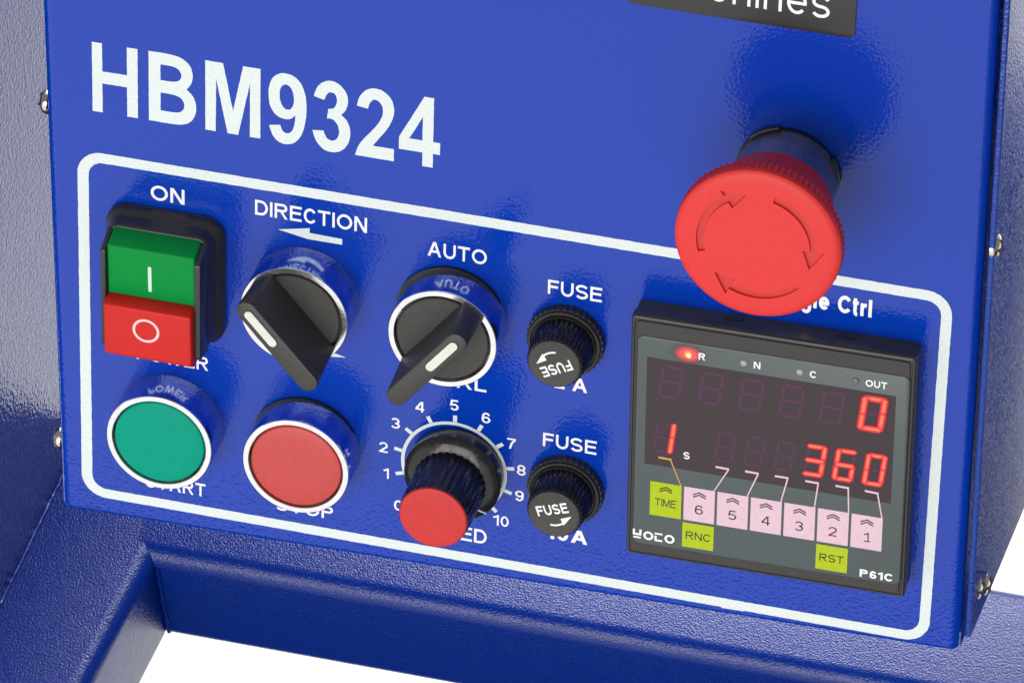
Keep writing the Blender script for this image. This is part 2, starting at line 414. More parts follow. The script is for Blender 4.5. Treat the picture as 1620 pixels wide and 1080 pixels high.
def screw(x, y, z, sgn):
    xf = Matrix.Translation((x, y, z)) @ Matrix.Rotation(sgn * pi / 2, 4, 'Y')
    b = MB()
    pf = [(3.3, 0), (3.35, 0.6)] + [(3.35 * cos(radians(a)), 0.6 + 1.9 * sin(radians(a))) for a in (15, 30, 45, 60, 75, 88)]
    b.lathe(0, 0, pf, n=40, xf=xf)
    for q in (0, 1):
        w, h = (2.2, .35) if q else (.35, 2.2)
        b.box(-w, w, -h, h, 2.2, 2.56, mi=1, xf=xf)
    b.build('screw', [M_steel, M_gask], box, smooth=40)
screw(232.7, 12.8, -5.0, 1)
screw(233.7, -93.6, -11.5, 1)
screw(234.0, -98.4, -20.5, 1)  # this lower pair is one screw plus a head added for its mirror image
screw(-9.2, 8.8, -6.5, -1)
screw(-7.0, -93.0, -6.5, -1)

# ---- white border
ZP = 0.05
def outer_border():
    r = 6.6
    return rrect(0.0, -105.0, 225.0, 0.2, r, 12)
def inner_border():
    return rrect(2.9, -102.2, 222.3, -2.7, 4.0, 12)
def roughen(pts, amp, step=1.1, seed=1):
    rnd = random.Random(seed); out = []
    n = len(pts)
    for i in range(n):
        x0, y0 = pts[i]; x1, y1 = pts[(i + 1) % n]
        d = math.hypot(x1 - x0, y1 - y0); k = max(1, int(d / step))
        for j in range(k):
            t = j / k
            out.append((x0 + (x1 - x0) * t + rnd.uniform(-amp, amp), y0 + (y1 - y0) * t + rnd.uniform(-amp, amp)))
    return out
b = MB()
b.flat(roughen(outer_border(), 0.05), ZP, [roughen(inner_border(), 0.05, seed=2)])
b.flat([(170.5, -104.9), (171.5, -105.3), (177, -105.15), (177, -104.2), (171.3, -104.0)], ZP + .006)
b.build('border_print', M_print, panel, smooth=0, merge=False)

# ---- big model number, heavy narrow grotesque, outlines traced from image pixels
def smooth_closed(pts, it=2):
    """Chaikin rounding that keeps real corners"""
    for _ in range(it):
        out = []; n = len(pts)
        for i in range(n):
            p0, p1, p2 = Vector(pts[i - 1]), Vector(pts[i]), Vector(pts[(i + 1) % n])
            a = (p1 - p0); c = (p2 - p1)
            ang = a.angle(c, 0)
            if ang > radians(46) or (_ > 0 and tuple(pts[i]) in keep):
                out.append(tuple(p1)); keep.add(tuple(p1))
            else:
                out.append(tuple(p1 - a * .25)); out.append(tuple(p1 + c * .25))
        pts = out
    return pts
keep = set()
GL = {
 'H': ([(4.2, 32.4), (6.85, 32.4), (6.85, 24.3), (13.3, 24.3), (13.3, 32.4), (16.1, 32.4), (16.1, 12.3), (13.3, 12.3), (13.3, 20.8), (6.85, 20.8), (6.85, 12.3), (4.2, 12.3)], [], 0),
 'B': ([(18.97, 32.45), (24.51, 32.49), (27.59, 31.95), (29.63, 30.38), (30.55, 27.79), (30.26, 25.0), (28.79, 22.96), (30.64, 21.4), (31.45, 18.52), (31.12, 15.7), (29.79, 13.5), (27.52, 12.4), (25.04, 12.3), (18.97, 12.3)],
       [[(22.03, 29.1), (24.91, 29.1), (26.55, 28.7), (27.49, 27.45), (27.48, 25.93), (26.53, 24.85), (24.89, 24.54), (22.03, 24.54)],
        [(22.03, 20.95), (25.49, 20.9), (27.34, 20.4), (28.28, 18.86), (28.15, 17.0), (26.91, 15.9), (25.47, 15.72), (22.03, 15.74)]], 1),
 'M': ([(33.7, 32.4), (38.3, 32.4), (40.9, 18.9), (43.5, 32.4), (48.0, 32.4), (48.0, 12.25), (45.3, 12.25), (45.3, 27.8), (42.25, 12.25), (39.5, 12.25), (36.5, 27.6), (36.4, 12.25), (33.7, 12.25)], [], 0),
 '9': ([(54.27, 32.4), (56.59, 32.04), (58.44, 30.33), (59.56, 27.56), (59.99, 23.52), (59.74, 19.35), (58.87, 15.5), (57.33, 12.91), (55.29, 11.8), (53.03, 11.89), (51.38, 13.43), (50.5, 15.7), (50.34, 16.7), (53.13, 17.21), (53.63, 15.69), (54.45, 15.01), (55.47, 15.11), (56.37, 16.06), (56.89, 18.13), (57.08, 20.6), (56.06, 19.5), (54.84, 19.04), (52.99, 19.25), (51.35, 20.56), (50.32, 22.67), (50.02, 25.59), (50.29, 28.62), (51.3, 30.85), (52.72, 32.02)],
       [[(54.5, 29.2), (55.7, 28.76), (56.5, 27.0), (56.76, 24.99), (56.45, 23.1), (55.64, 22.05), (54.62, 21.94), (53.51, 22.88), (52.92, 24.98), (52.95, 27.04), (53.48, 28.61)]], 1),
 '3': ([(61.76, 27.19), (62.23, 29.19), (63.31, 30.99), (64.73, 32.02), (66.15, 32.37), (67.77, 32.02), (69.41, 30.73), (70.45, 28.86), (70.63, 26.84), (70.09, 24.46), (68.88, 22.95), (70.32, 21.75), (71.24, 19.4), (71.31, 17.11), (70.6, 14.45), (69.2, 12.57), (67.16, 11.69), (64.91, 11.78), (63.06, 13.28), (61.93, 15.4), (61.51, 17.28), (64.33, 17.62), (64.87, 15.92), (65.9, 15.05), (66.92, 15.06), (67.94, 15.89), (68.45, 17.5), (68.19, 19.52), (67.27, 20.96), (66.25, 21.46), (65.23, 21.27), (65.53, 24.17), (66.43, 24.24), (67.24, 24.85), (67.75, 26.32), (67.69, 27.9), (66.99, 28.92), (65.77, 29.02), (64.97, 28.09), (64.45, 26.49)], [], 1),
 '2': ([(72.87, 26.43), (73.29, 28.7), (74.48, 30.74), (76.09, 31.94), (77.7, 32.24), (79.53, 31.89), (81.17, 30.59), (82.21, 28.73), (82.52, 26.51), (82.08, 23.91), (80.7, 20.91), (78.71, 18.02), (77.11, 15.56), (82.55, 15.56), (82.55, 12.05), (72.59, 12.05), (73.06, 14.21), (74.25, 16.51), (76.25, 19.17), (78.25, 21.84), (79.43, 24.34), (79.65, 26.21), (79.18, 27.95), (78.15, 28.9), (77.14, 28.95), (76.22, 27.96), (75.68, 26.03)], [], 1),
 '4': ([(90.1, 32.1), (92.55, 32.1), (92.55, 19.42), (94.35, 19.42), (94.35, 16.0), (92.55, 16.0), (92.55, 12.0), (89.85, 12.0), (89.85, 15.95), (83.78, 15.95), (83.78, 19.42)], [[(89.8, 26.2), (89.8, 19.42), (86.4, 19.42)]], 0),
}
seed = 10
for ch, (ol, hs, sm) in GL.items():
    b = MB(); seed += 1
    if sm:
        keep.clear(); ol = smooth_closed(ol)
        hh = []
        for h in hs: keep.clear(); hh.append(smooth_closed(h))
        hs = hh
    b.flat(roughen(ol, 0.035, 0.9, seed), ZP, [roughen(h, 0.035, 0.9, seed + 50) for h in hs])
    b.build('printed_character', M_print, panel, smooth=0, merge=False)

def word(t, x0, x1, y0, y1, w=.15, z=ZP, M=None, parent=None, name='printed_word', **k):
    b = MB(); b.text(t, x0, x1, y0, y1, z, w=w, **k)
    return b.build(name, M or M_print2, parent or panel, smooth=0, merge=False)
word('ON', 19.3, 28.2, -11.0, -6.6, .17)
word('DIRECTION', 46.7, 75.9, -10.3, -5.9, .165)
word('AUTO', 91.7, 107.0, -13.9, -9.6, .165)
word('FUSE', 122.9, 136.8, -19.2, -15.0, .165)
word('FUSE', 122.9, 136.9, -65.1, -61.0, .165)
word('POWER', 15.2, 34.4, -59.9, -55.9, .165)
word('START', 17.4, 33.6, -99.2, -95.2, .165)
word('STOP', 52.6, 67.9, -99.2, -95.4, .165)
word('CTRL', 91.5, 107.8, -51.9, -47.8, .165)
word('2 A', 125.4, 133.9, -46.9, -42.9, .19, gap=.1)
word('10A', 124.4, 135.4, -93.2, -89.2, .21)
word('SPEED', 91.0, 108.9, -98.5, -94.2, .165)
word('Angle Ctrl', 180.0, 205.0, -10.4, -5.3, .21, gap=.13)

# direction arrows printed above and below the selector
b = MB(); b.flat([(52.7, -13.6), (61.0, -11.7), (61.0, -13.1), (69.5, -13.3), (69.5, -15.0), (60.9, -14.9), (60.5, -15.4)][:2] + [(61.0, -13.1), (69.5, -13.3), (69.5, -15.0), (60.5, -15.0)], ZP)
b.build('printed_arrow', M_print, panel, smooth=0, merge=False)
b = MB(); b.flat([(70.9, -48.6), (64, -46.9), (64, -48.0), (58, -48.0), (58, -49.4), (64, -49.4)], ZP)
b.build('printed_arrow', M_print, panel, smooth=0, merge=False)

# speed dial: ring, ticks, numbers
DX, DY = 99.8, -76.6
b = MB()
ring_o = arc(DX, DY, 14.0, 214, -34, 90); ring_i = arc(DX, DY, 13.1, -34, 214, 90)
b.flat(ring_o + ring_i, ZP)
tick_a = [197 - 25.0 * i + 0 for i in range(0)]
ang = {0: 222, 1: 197.5, 2: 169.5, 3: 143.5, 4: 116.5, 5: 90, 6: 64, 7: 38, 8: 10.5, 9: -17.5, 10: -44.5}
for k, a in ang.items():
    a = radians(a); c, s_ = cos(a), sin(a); w = .52
    P = [(r * c - t * s_, r * s_ + t * c) for r, t in ((14.05, -w), (16.1, -w), (16.1, w), (14.05, w))]
    b.flat([(DX + x, DY + y) for x, y in P], ZP)
b.build('speed_dial_print', M_print, panel, smooth=0, merge=False)
npos = {0: (85.3, -91.2), 1: (81.9, -81.9), 2: (81.1, -74.0), 3: (84.2, -66.0), 4: (90.5, -59.7), 5: (99.5, -57.4), 6: (107.9, -59.6), 7: (114.7, -66.1), 8: (117.5, -73.7), 9: (117.2, -81.7), 10: (112.5, -90.4)}
for k, (x, y) in npos.items():
    w = 1.15 if k != 10 else 2.1
    if k == 1: w = .75
    word(str(k), x - w, x + w, y - 1.6, y + 1.6, .155, name='printed_number')

# ---- name plate
b = MB(); b.prism(rrect(140.4, 68.0, 196.6, 112, 1.6), 0.0, 0.55)
plate = b.build('name_plate', M_plaque, box, bevel=0.12, label='dark grey name plate with white lettering at the top edge')
b = MB(); b.text('Machines', 146.0, 190.2, 72.4, 80.7, 0.6, w=.105, gap=.17)
b.build('plate_lettering', M_print2, plate, smooth=0, merge=False)

# ---- round push buttons and selectors
def bezel(cx, cy, name, label, lean=0.0):
    b = MB()
    if lean:
        b.lathe(cx - .25 * lean, cy + .5 * lean, [(14.0, 0.0), (14.15, 0.3), (14.1, 0.95), (12.0, 1.0)], cap1=False, mi=1)
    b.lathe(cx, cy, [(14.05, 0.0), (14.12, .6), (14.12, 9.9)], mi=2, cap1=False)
    b.lathe(cx, cy, [(14.12, 9.9), (14.05, 10.2), (13.9, 10.3), (12.62, 10.3), (12.5, 10.15), (12.4, 7.0), (6, 7.0)], cap1=True)
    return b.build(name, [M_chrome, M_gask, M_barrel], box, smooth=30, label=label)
def cap(cx, cy, M, par):
    b = MB()
    b.lathe(cx, cy, [(12.32, 7.2), (12.32, 8.4), (11.85, 8.6)], mi=1, cap1=False)
    b.lathe(cx, cy, [(11.95, 8.2), (11.95, 9.7), (11.8, 9.95), (11.5, 10.1), (8, 10.25), (4, 10.32), (.3, 10.34)])
    b.build('button_cap', [M, M_gask], par, smooth=50)
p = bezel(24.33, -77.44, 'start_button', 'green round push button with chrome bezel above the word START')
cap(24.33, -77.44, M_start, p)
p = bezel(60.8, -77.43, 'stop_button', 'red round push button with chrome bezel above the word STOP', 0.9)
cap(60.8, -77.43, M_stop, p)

def selector(cx, cy, ang, name, label, lean, wedge_sign=1):
    par = bezel(cx, cy, name, label, lean)
    b = MB()
    b.lathe(cx, cy, [(12.3, 7.2), (12.3, 9.0), (12.1, 9.2), (11.9, 9.25), (11.85, 10.0), (11.6, 10.25), (11.1, 10.3), (.3, 10.3)])
    b.build('knob_disc', M_blackm, par, smooth=30)
    # lever: long capsule, vertical walls flaring slightly at the foot
    xf = Matrix.Translation((cx, cy, 0)) @ Matrix.Rotation(ang, 4, 'Z')
    def capsule(hl, w, z, n=10, sq=1.0):
        pts = [(-hl + w * sq - w * sq * cos(radians(a)), w * sin(radians(a)), z) for a in range(-90, 91, 18)]
        pts2 = [(hl - w * sq + w * sq * cos(radians(a)), w * sin(radians(a)), z) for a in range(90, -91, -18)]
        return [q for q in reversed(pts + pts2)]
    b = MB()
    b.loft([capsule(13.6, 3.35, 10.32, sq=.35), capsule(13.7, 3.2, 12.5, sq=.45), capsule(14.2, 3.0, 18, sq=.7), capsule(14.7, 2.72, 24.4, sq=.95), capsule(14.55, 2.6, 24.85, sq=1), capsule(14.2, 2.3, 25.0, sq=1)], xf=xf)
    b.build('lever', M_blackm, par, smooth=30)
    b = MB()
    q = [(x, y, 25.0) for x, y, _ in capsule(5.8, 1.18, 0)]
    q2 = [(x, y, 25.32) for x, y, _ in capsule(5.75, 1.12, 0)]
    b.loft([q, q2], xf=xf @ Matrix.Translation((6.3, 0, 0)))
    b.build('pointer_mark', M_mark, par, smooth=30)
    b = MB()
    q = [(x, y, 25.0) for x, y, _ in capsule(6.05, 1.42, 0)]
    q2 = [(x, y, 25.06) for x, y, _ in capsule(6.05, 1.42, 0)]
    b.loft([q, q2], xf=xf @ Matrix.Translation((6.3, 0, 0)))
    b.build('pointer_groove', M_gask, par, smooth=30)
selector(98.66, -31.1, radians(51.5), 'mode_selector', 'black lever switch with chrome bezel below the word AUTO, white mark at upper right', 1.9)
selector(60.0, -31.84, radians(131.3), 'direction_selector', 'black lever switch with chrome bezel below the word DIRECTION, white mark at upper left', 0)

# ---- speed knob
KX, KY = 100.72, -76.5
b = MB()
b.lathe(KX, KY, [(12.3, .6), (12.7, 4.4), (12.7, 5.0), (12.3, 5.5), (11.3, 6.2), (9.6, 7.0), (8, 7.2)])
n = 120; rings = []
for z, k in ((5.5, 1.02), (12, 1.0), (21.6, 0.985), (22.6, 0.98)):
    ring = []
    for i in range(n):
        t = i / n * 2 * pi
        ph = (i % 4) / 4 * 2 * pi
        r = (9.15 + .2 * cos(ph)) * k * (1 if z < 22 else .985)
        if z > 22: r = 9.02
        ring.append((KX + r * cos(t), KY + r * sin(t), z))
    rings.append(ring)
b.loft(rings, mi=0)
knob = b.build('speed_knob', M_gloss, box, smooth=38, label='black fluted rotary knob with red end cap on the speed dial')
b = MB()
b.lathe(KX, KY, [(8.85, 22.5), (8.85, 22.9), (8.7, 23.15), (8.3, 23.25), (4, 23.2), (.2, 23.15)])
b.build('knob_cap', M_knobred, knob, smooth=50)
b = MB()
a = radians(-42)
b.box(-1.5, 1.9, -.22, .22, 0, .5, xf=Matrix.Translation((KX + 10.7 * cos(a), KY + 10.7 * sin(a), 6.3)) @ Matrix.Rotation(a, 4, 'Z') @ Matrix.Rotation(radians(30), 4, 'Y'))
b.build('pointer_line', M_mark, knob, bevel=.05)

# ---- fuse holders
def fuse(cx, cy, name, label, trot, up):
    b = MB()
    n = 144
    rings = []
    for z, r0, am in ((0, 9.9, .16), (2.4, 9.8, .16)):
        rings.append([(cx + (r0 + am * (1 if i % 4 < 2 else -1)) * cos(2 * pi * i / n), cy + (r0 + am * (1 if i % 4 < 2 else -1)) * sin(2 * pi * i / n), z) for i in range(n)])
    b.loft(rings)
    b.lathe(cx, cy, [(9.5, 2.3), (9.5, 2.8), (9.25, 3.15), (8.7, 3.2), (8.5, 2.7), (8.35, 2.7), (8.3, 3.3), (8.05, 3.5), (7.6, 3.5)], mi=1)
    par = b.build(name, [M_black, M_gloss], box, smooth=35, label=label)
    b = MB(); n = 180; rings = []
    for z, r0, am in ((3.0, 7.75, .17), (3.5, 7.75, .17), (11.3, 7.15, .17), (11.7, 6.95, .05)):
        rings.append([(cx + (r0 + am * (1 if i % 5 < 3 else -1)) * cos(2 * pi * i / n), cy + (r0 + am * (1 if i % 5 < 3 else -1)) * sin(2 * pi * i / n), z) for i in range(n)])
    b.loft(rings)
    b.lathe(cx, cy, [(6.75, 11.5), (6.8, 12.0), (6.65, 12.4), (6.35, 12.55), (6.1, 12.5), (.3, 12.5)], mi=1)
    b.build('fuse_cap', [M_gloss, M_blackm], par, smooth=35)
    b = MB()
    b.text('FUSE', cx - 4.2, cx + 4.2, cy + 0.1 , cy + 3.1, 12.56, w=.19, rot=trot, pivot=(cx, cy + .2))
    # curved arrow below the word
    A = arc(cx, cy + 1.2, 4.55, -115, -58, 12); B_ = arc(cx, cy + 1.2, 4.05, -58, -115, 12)
    pts = A + B_
    t = radians(-55); hx, hy = cx + 4.3 * cos(t), cy + 1.2 + 4.3 * sin(t)
    head = [(hx - .9, hy - 1.1), (hx + 2.0, hy + 1.2), (hx - 1.1, hy + .95)]
    def rt(P):
        c, s_ = cos(trot), sin(trot); px, py = cx, cy + .2
        return [(px + (x - px) * c - (y - py) * s_, py + (x - px) * s_ + (y - py) * c) for x, y in P]
    b.flat(rt(pts), 12.56); b.flat(rt(head), 12.565)
    b.build('cap_lettering', M_print2, par, smooth=0, merge=False)
fuse(128.2, -31.5, 'fuse_holder', 'upper black fuse holder, its FUSE lettering upside down', radians(207), 0)
fuse(129.4, -76.7, 'fuse_holder', 'lower black fuse holder, its FUSE lettering the right way up', radians(19), 1)

# ---- emergency stop
EX, EY = 182.3, 27.0
b = MB()
b.lathe(EX - .35, EY + .3, [(12.6, 0), (12.75, .3), (12.6, .9), (11, .9)], mi=1, cap1=False)
b.lathe(EX, EY, [(12.45, .3), (12.55, .8), (12.55, 13.4), (12.2, 13.9), (11, 14.0)], mi=0)
es = b.build('emergency_stop_button', [mat('satin_bezel', (0.30, 0.33, 0.42), 0.30, metal=0.85, bump=(900, .2, .0003, 3), rnoise=(1500, .25), speck=(900, .15)), M_gask], box, smooth=30,
             label='large red mushroom emergency stop button with engraved arrows')
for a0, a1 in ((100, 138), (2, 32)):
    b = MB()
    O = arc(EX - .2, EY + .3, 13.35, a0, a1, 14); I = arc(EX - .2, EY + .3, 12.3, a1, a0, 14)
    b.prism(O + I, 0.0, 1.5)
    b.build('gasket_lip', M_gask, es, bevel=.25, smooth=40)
b = MB()
n = 320; rings = []
def rg(r, z, am=0):
    out = []
    for i in range(n):
        t = 2 * pi * i / n
        k = (i % 4) / 4 * 2 * pi
        rr = r + am * cos(k)
        out.append((EX + rr * cos(t), EY + rr * sin(t), z))
    return out
rings = [rg(11, 13.7), rg(13.9, 13.8), rg(14.5, 14.3), rg(14.9, 17.5), rg(16.6, 23.8), rg(18.9, 27.6), rg(19.7, 28.3, .0), rg(20.3, 28.7, .34), rg(20.4, 30.9, .34), rg(20.45, 31.4, .0),
         rg(20.5, 32.4), rg(20.3, 33.0), rg(19.8, 33.4), rg(19.0, 33.65), rg(17.2, 33.8)]
b.loft(rings, cap1=False)
def garrow(a0, sweep=94, r=14.0, w=.95, hw=2.75, head=22):
    a1 = a0 - (sweep - head)
    o_ = arc(EX, EY, r + w, a0, a1, 20); i_ = arc(EX, EY, r - w, a1, a0, 20)
    h1 = arc(EX, EY, r + hw, a1, a1, 1)[0]; tip = arc(EX, EY, r - .2, a0 - sweep, a0, 1)[0]; h2 = arc(EX, EY, r - hw, a1, a1, 1)[0]
    return (o_ + [h1, tip, h2] + i_)
arrows = [garrow(197), garrow(75), garrow(-43)]
# face ring around the arrows: slightly dished plastic face at z 34.1
b.flat([(x, y) for x, y, z in rg(17.2, 0)], 33.8, arrows)
for A in arrows:
    k = len(A)
    b.add([(x, y, 33.8) for x, y in A] + [(x, y, 33.1) for x, y in A], [(i, k + i, k + (i + 1) % k, (i + 1) % k) for i in range(k)])
b.build('mushroom_head', M_red, es, smooth=32)
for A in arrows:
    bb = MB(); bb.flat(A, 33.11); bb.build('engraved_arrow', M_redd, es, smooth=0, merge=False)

# ---- rocker switch
b = MB()
def rr3(x0, y0, x1, y1, r, z): return [(x, y, z) for x, y in rrect(x0, y0, x1, y1, r, 8)]
b.loft([rr3(8.0, -50.4, 39.2, -13.0, 5.5, 0), rr3(8.0, -50.4, 39.2, -13.0, 5.5, 1.6), rr3(8.6, -49.8, 38.6, -13.5, 5.2, 3.0), rr3(9.7, -48.8, 37.5, -14.3, 4.0, 4.2),
        rr3(10.4, -48.4, 37.0, -14.6, 3.0, 7.8), rr3(10.8, -48.0, 36.6, -15.0, 2.6, 8.4), rr3(12.0, -47, 35.4, -16.2, 1.2, 8.4), rr3(12.2, -47, 35.3, -16.4, 1.0, 3.0)])
for x0, x1 in ((10.7, 12.0), (35.3, 36.9)):
    P = [(-15.6, 7.8), (-18.3, 14.6), (-18.9, 15.0), (-46.0, 15.0), (-47.2, 14.2), (-48.0, 7.8)]
    b.loft([[(x0, y, z) for y, z in P], [(x1, y, z) for y, z in P]])
rk = b.build('rocker_switch', M_black, box, smooth=35, bevel=0.25, label='black two key power switch with green key above red key')
def keyblock(P, x0, x1, M, name, dx=0.0, label=None):
    b = MB()
    b.loft([[(x0, y, z) for y, z in P], [(x1, y, z) for y, z in P]])
    return b.build(name, M, rk, bevel=0.55, seg=3, smooth=45)
keyblock([(-15.6, 4), (-15.2, 8.2), (-17.2, 14.2), (-32.0, 13.6), (-32.0, 4)], 12.2, 35.2, M_rkgreen, 'green_key')
keyblock([(-32.3, 4), (-31.5, 14.2), (-32.8, 17.6), (-47.6, 17.0), (-49.5, 14.6), (-49.5, 4)], 12.2, 35.2, M_rkred, 'red_key')
b = MB(); b.prism(arc(23.4, -22.2, .45, 0, 180, 8) + arc(23.4, -29.0, .45, 180, 360, 8), 13.7, 13.82, xf=Matrix.Translation((0, 0, 0)))
# lay the mark along the slightly sloping key face
for i, (x, y, z) in enumerate(b.v): b.v[i] = (x, y, z + 0.30 + 0.0405 * (y + 22.2) - .02)
b.build('on_mark', M_mint, rk, smooth=0)
b = MB(); O = circle(23.4, -38.9, 3.55, 48); I = circle(23.4, -38.9, 2.85, 48)
b.flat(O, 0, [I])
for i, (x, y, z) in enumerate(b.v): b.v[i] = (x, y, 17.68 + 0.0435 * (y + 32.8))
b.build('off_mark', M_pink, rk, smooth=0, merge=False)

# ---- digital counter (own axes: origin at its top left front corner)
ZT = 7.79
b = MB()
xfT = Matrix.Translation((146.27, -16.08, 0)) @ Matrix.Rotation(0.014, 4, 'Z')
def tb(x0, x1, y0, y1, z0, z1, mi=0): b.box(x0, x1, y0, y1, z0, z1, mi, xfT)
TM = [(0, 0)]
b.loft([[(x, y, z) for x, y in rrect(i, -72 + i, 72 - i, -i, .8, 3)] for i, z in ((0.25, 0), (0.25, 4.2), (0, 4.5), (0, 6.9), (.35, 7.5), (.35, 7.5), (.8, 7.6), (1.0, 7.35), (1.3, 7.35), (1.5, ZT), (1.7, ZT))], xf=xfT)
case = b.build('digital_counter', M_bezel, box, smooth=30, label='square black digital counter with red display and printed membrane keys')
def tpart(name, mats, fn, smooth=0, bevel=0, label=None, merge=False):
    bb = MB(); fn(bb)
    bb.v = [tuple(xfT @ Vector(v)) for v in bb.v]
    return bb.build(name, mats, case, smooth=smooth, bevel=bevel, merge=merge, label=label)
for x in (22.5, 51.0):
    tpart('vent_slot', M_gask, lambda q: q.box(x, x + 4.6, -.4, .03, 2.0, 2.9))
    tpart('latch_groove', M_gask, lambda q: q.box(x - 4.5, x + 7.0, -.4, .03, 4.9, 5.5))
tpart('label_film', M_label, lambda q: q.prism(rrect(1.9, -68.0, 70.6, -5.7, 1.6), ZT, ZT + .12), bevel=.04, smooth=30)
tpart('label_recess', M_gask, lambda q: q.prism(rrect(1.62, -68.25, 70.9, -5.4, 1.8), ZT - .1, ZT + .03))
ZL = ZT + .12
tpart('display_window', M_lens, lambda q: q.flat([(4.3, -43.5), (67.5, -43.8), (67.5, -11.7), (4.3, -11.6)], ZL + .02))
ZD = ZL + .05
SEGP = {'0': 'abcdef', '1': 'bc', '3': 'abcdg', '6': 'acdefg', '8': 'abcdefg', ' ': ''}
def digit(cx, cy, h, w, t, lit):
    q = MB(); glow = []
    sh = 0.11
    X = w / 2 - t / 2; Y = h / 2 - t / 2
    ends = {'a': ((-X, Y), (X, Y)), 'd': ((-X, -Y), (X, -Y)), 'g': ((-X, 0), (X, 0)), 'f': ((-X, 0), (-X, Y)), 'b': ((X, 0), (X, Y)), 'e': ((-X, -Y), (-X, 0)), 'c': ((X, -Y), (X, 0))}
    S = lambda p: (cx + p[0] + p[1] * sh, cy + p[1])
    for s_, (p0, p1) in ends.items():
        on = s_ in SEGP[lit]
        p0 = Vector(p0); p1 = Vector(p1); d = (p1 - p0).normalized(); nn = Vector((-d.y, d.x))
        g = t * .08
        def ribbon(hw, cut, z, mi, val, n0):
            a, c = p0 + d * (g + cut), p1 - d * (g + cut)
            P = [a, a + d * hw * .8 + nn * hw, c - d * hw * .8 + nn * hw, c, c - d * hw * .8 - nn * hw, a + d * hw * .8 - nn * hw]
            return [(*S((p.x, p.y)), z) for p in P]
        if not on:
            r = ribbon(t * .42, t * .1, ZD, 0, 0, 0)
            q.add(r, [tuple(reversed(range(6)))], 0)
        else:
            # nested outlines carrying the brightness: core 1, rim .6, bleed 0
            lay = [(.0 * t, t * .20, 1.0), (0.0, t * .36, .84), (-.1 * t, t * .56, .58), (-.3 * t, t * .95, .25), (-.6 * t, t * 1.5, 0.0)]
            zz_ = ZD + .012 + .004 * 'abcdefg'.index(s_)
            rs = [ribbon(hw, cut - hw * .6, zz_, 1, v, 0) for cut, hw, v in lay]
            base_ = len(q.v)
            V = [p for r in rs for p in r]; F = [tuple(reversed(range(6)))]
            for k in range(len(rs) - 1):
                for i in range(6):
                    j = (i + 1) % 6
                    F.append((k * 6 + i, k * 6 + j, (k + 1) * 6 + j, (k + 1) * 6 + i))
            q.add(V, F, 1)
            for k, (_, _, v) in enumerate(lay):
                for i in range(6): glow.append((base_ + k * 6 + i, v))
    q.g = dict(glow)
    q.v = [tuple(xfT @ Vector(v)) for v in q.v]
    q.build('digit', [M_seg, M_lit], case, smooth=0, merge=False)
for i in range(6):
    digit(10.6 + 10.24 * i, -18.0, 10.0, 6.1, 1.1, '0' if i == 5 else ' ')
digit(9.2, -34.8, 9.3, 5.0, .9, '1')
for i, c in enumerate('   360'):
    digit(24.9 + 7.62 * i, -34.7 + 0.05 * i, 9.3, 5.0, .9, c)

# indicator lamps
M_halo = M_lit.copy(); M_halo.name = 'painted_lamp_glow'  # red glow of the lit lamp, painted on the film round it
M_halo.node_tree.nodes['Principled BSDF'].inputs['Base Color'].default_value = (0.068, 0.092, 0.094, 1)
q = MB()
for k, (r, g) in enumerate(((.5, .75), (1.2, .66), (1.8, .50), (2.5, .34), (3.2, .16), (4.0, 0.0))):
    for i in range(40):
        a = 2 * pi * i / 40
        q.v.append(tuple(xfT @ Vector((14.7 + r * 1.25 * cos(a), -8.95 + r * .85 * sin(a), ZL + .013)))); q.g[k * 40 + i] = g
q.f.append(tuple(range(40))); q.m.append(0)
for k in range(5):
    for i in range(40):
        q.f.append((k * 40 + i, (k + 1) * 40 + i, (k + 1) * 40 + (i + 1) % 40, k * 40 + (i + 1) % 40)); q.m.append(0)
q.build('lamp_glow', M_halo, case, smooth=0, merge=False)
for i, x in enumerate((14.7, 28.9, 43.1, 57.2)):
    def fn(q, x=x, i=i):
        k = .32
        q.lathe(x, -8.95, [(0.95, ZL - .05), (.93, ZL + .12), (.8, ZL + .32), (.5, ZL + .46), (.1, ZL + .5)], n=28)
        if i == 0: q.lathe(x + .25, -9.1, [(0.5, ZL + .38), (.42, ZL + .55), (.1, ZL + .62)], n=20, mi=1)
    tpart('indicator_lamp', [(M_led_on, M_led, M_led, M_leddark)[i]] + ([M_led_hot] if i == 0 else []), fn, smooth=60,
          label=('lit red indicator lamp beside the letter R' if i == 0 else None))
def tword(t, x0, x1, y0, y1, M=M_print2, w=.19, **k):
    tpart('printed_word', M, lambda q: q.text(t, x0, x1, y0, y1, ZD + .02, w=w, **k))
tword('R', 17.4, 19.1, -10.0, -8.0)
tword('N', 31.4, 33.1, -10.0, -8.0)
tword('C', 45.6, 47.2, -10.1, -8.1)
tword('OUT', 59.7, 65.1, -10.1, -8.1)
tword('S', 14.3, 15.9, -40.2, -38.1)
tword('P61C', 60.5, 68.9, -67.2, -64.9, w=.21)

# maker's logo: square u over a bar, ring, broken square t, ring
def logo(q):
    z = ZD + .02
    q.flat([(1.8, -63.8), (2.35, -63.8), (2.35, -65.0), (3.5, -65.0), (3.5, -63.8), (4.05, -63.8), (4.05, -65.5), (3.9, -65.6), (1.95, -65.6), (1.8, -65.5)], z)
    q.flat([(1.95, -66.0), (3.9, -66.0), (3.9, -66.5), (1.95, -66.5)][::-1], z)
    for cx in (5.85, 11.35):
        q.flat(circle(cx, -65.3, 1.3, 36), z, [circle(cx, -65.3, .72, 28)])
    q.flat([(7.45, -64.0), (9.5, -64.0), (9.5, -64.5), (7.45, -64.5)][::-1], z)
    q.flat([(7.45, -64.9), (8.0, -64.9), (8.0, -66.0), (9.5, -66.0), (9.5, -66.55), (7.65, -66.55), (7.45, -66.4)][::-1], z)
tpart('maker_logo', M_print2, logo)

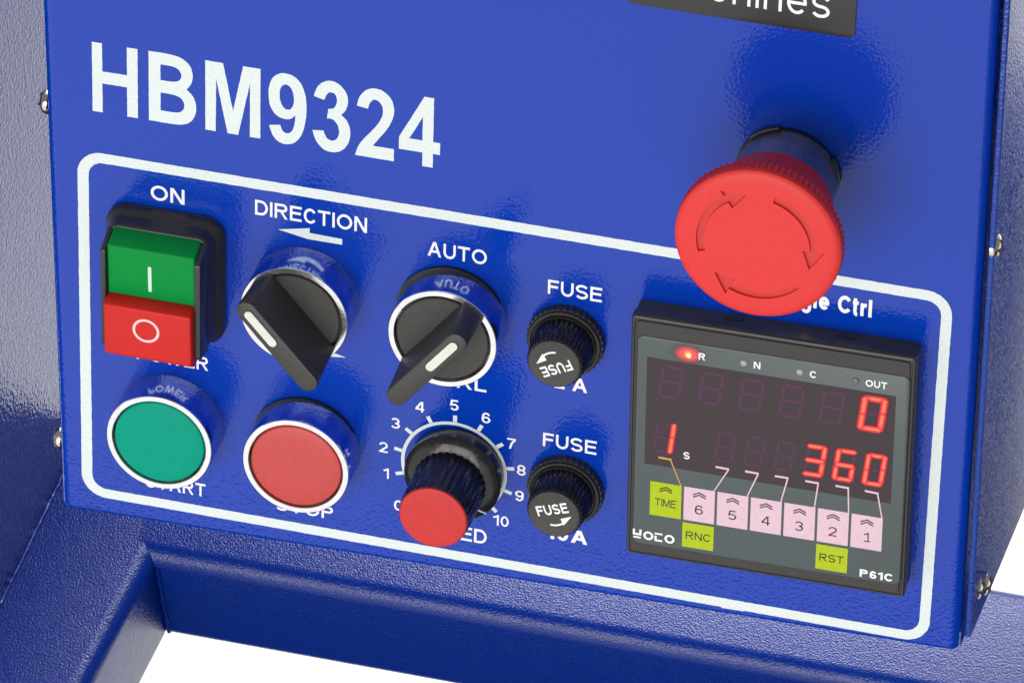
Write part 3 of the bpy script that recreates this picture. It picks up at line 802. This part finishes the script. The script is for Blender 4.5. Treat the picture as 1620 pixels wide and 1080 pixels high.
# leader lines from the digits to their keys
def stroke(P, w):
    L = []; Rr = []
    for i, p in enumerate(P):
        p = Vector(p)
        if i == 0: d = (Vector(P[1]) - p).normalized()
        elif i == len(P) - 1: d = (p - Vector(P[-2])).normalized()
        else: d = ((p - Vector(P[i - 1])).normalized() + (Vector(P[i + 1]) - p).normalized()).normalized()
        nn = Vector((-d.y, d.x)) * w / 2
        L.append(tuple(p + nn)); Rr.append(tuple(p - nn))
    return L + Rr[::-1]
for P, M in (([(7.9, -41.0), (11.2, -41.1), (14.05, -48.5)], M_orange), ([(22.6, -41.1), (26.0, -41.2), (22.55, -48.5)], M_keyp), ([(30.2, -41.0), (33.6, -41.1), (31.1, -48.5)], M_keyp),
             ([(37.8, -41.0), (41.2, -41.0), (39.75, -48.5)], M_keyp), ([(45.6, -41.0), (49.0, -41.1), (48.35, -48.5)], M_keyp), ([(53.3, -41.0), (56.7, -41.1), (57.1, -48.5)], M_keyp), ([(60.8, -41.1), (64.2, -41.3), (65.6, -48.5)], M_keyp)):
    def fn(q, P=P):
        (x0, y0), (x1, y1), (x2, y2) = P
        q.flat([(x0, y0 - .3), (x1 + .1, y1 - .3), (x1 + .1, y1 + .3), (x0, y0 + .3)], ZD + .03)
        q.flat([(x1 - .3, y1 - .3), (x2 - .3, y2), (x2 + .02, y2), (x1 + .1, y1 - .3)], ZD + .03)
    tpart('leader_line', M, fn)

# membrane keys
def membrane(x0, x1, y0, y1, M, t, serif, chev, label):
    def fn(q):
        cx, cy = (x0 + x1) / 2, (y0 + y1) / 2
        r = min(x1 - x0, y1 - y0) / 2 * .88
        cyc = cy - .6 if chev else cy
        # raised dome in the film
        q.flat([(x0, y0), (x1, y0), (x1, y1), (x0, y1)], ZD + .02, [circle(cx, cyc, r, 40)])
        q.lathe(cx, cyc, [(r, ZD + .02), (r - .25, ZD + .08), (r - .6, ZD + .095), (r - .95, ZD + .07), (r - 1.3, ZD + .065)], n=40, cap1=True)
        z = ZD + .12
        if chev:
            for k in (0, 1):
                yy = y1 - 1.05 - .72 * k
                q.flat([(cx - 1.65, yy - .85), (cx - 1.6, yy - 1.15), (cx, yy - .32), (cx + 1.6, yy - 1.15), (cx + 1.65, yy - .85), (cx, yy)][::1], z, mi=1)
            if serif:
                # serifed numeral
                w = 1.05 if t != '1' else .62
                q.text(t, cx - w, cx + w, cy - 2.7, cy + .05, z, mi=1, w=.11)
                if t == '1': q.flat([(cx - .55, cy - 2.75), (cx + 1.05, cy - 2.75), (cx + 1.05, cy - 2.5), (cx - .55, cy - 2.5)], z + .02, mi=1)
            else:
                q.text(t, cx - 2.7, cx + 2.7, cy - 2.0, cy + .25, z, mi=1, w=.12)
        else:
            q.text(t, cx - 3.1, cx + 3.1, cy - 1.1, cy + 1.15, z, mi=1, w=.125)
    tpart('membrane_key', [M, M_ink], fn, smooth=0, merge=False, label=label)
membrane(6.0, 14.1, -58.7, -48.5, M_keyg, 'TIME', 0, 1, 'lime green key marked TIME')
for i, c in enumerate('654321'):
    x0 = 14.75 + 8.6 * i
    membrane(x0, x0 + 7.95, -58.6, -48.5, M_keyp, c, 1, 1, 'pale pink key marked ' + c)
membrane(14.6, 22.7, -66.8, -59.4, M_keyg, 'RNC', 0, 0, 'lime green key marked RNC')
membrane(49.1, 57.2, -66.9, -59.4, M_keyg, 'RST', 0, 0, 'lime green key marked RST')
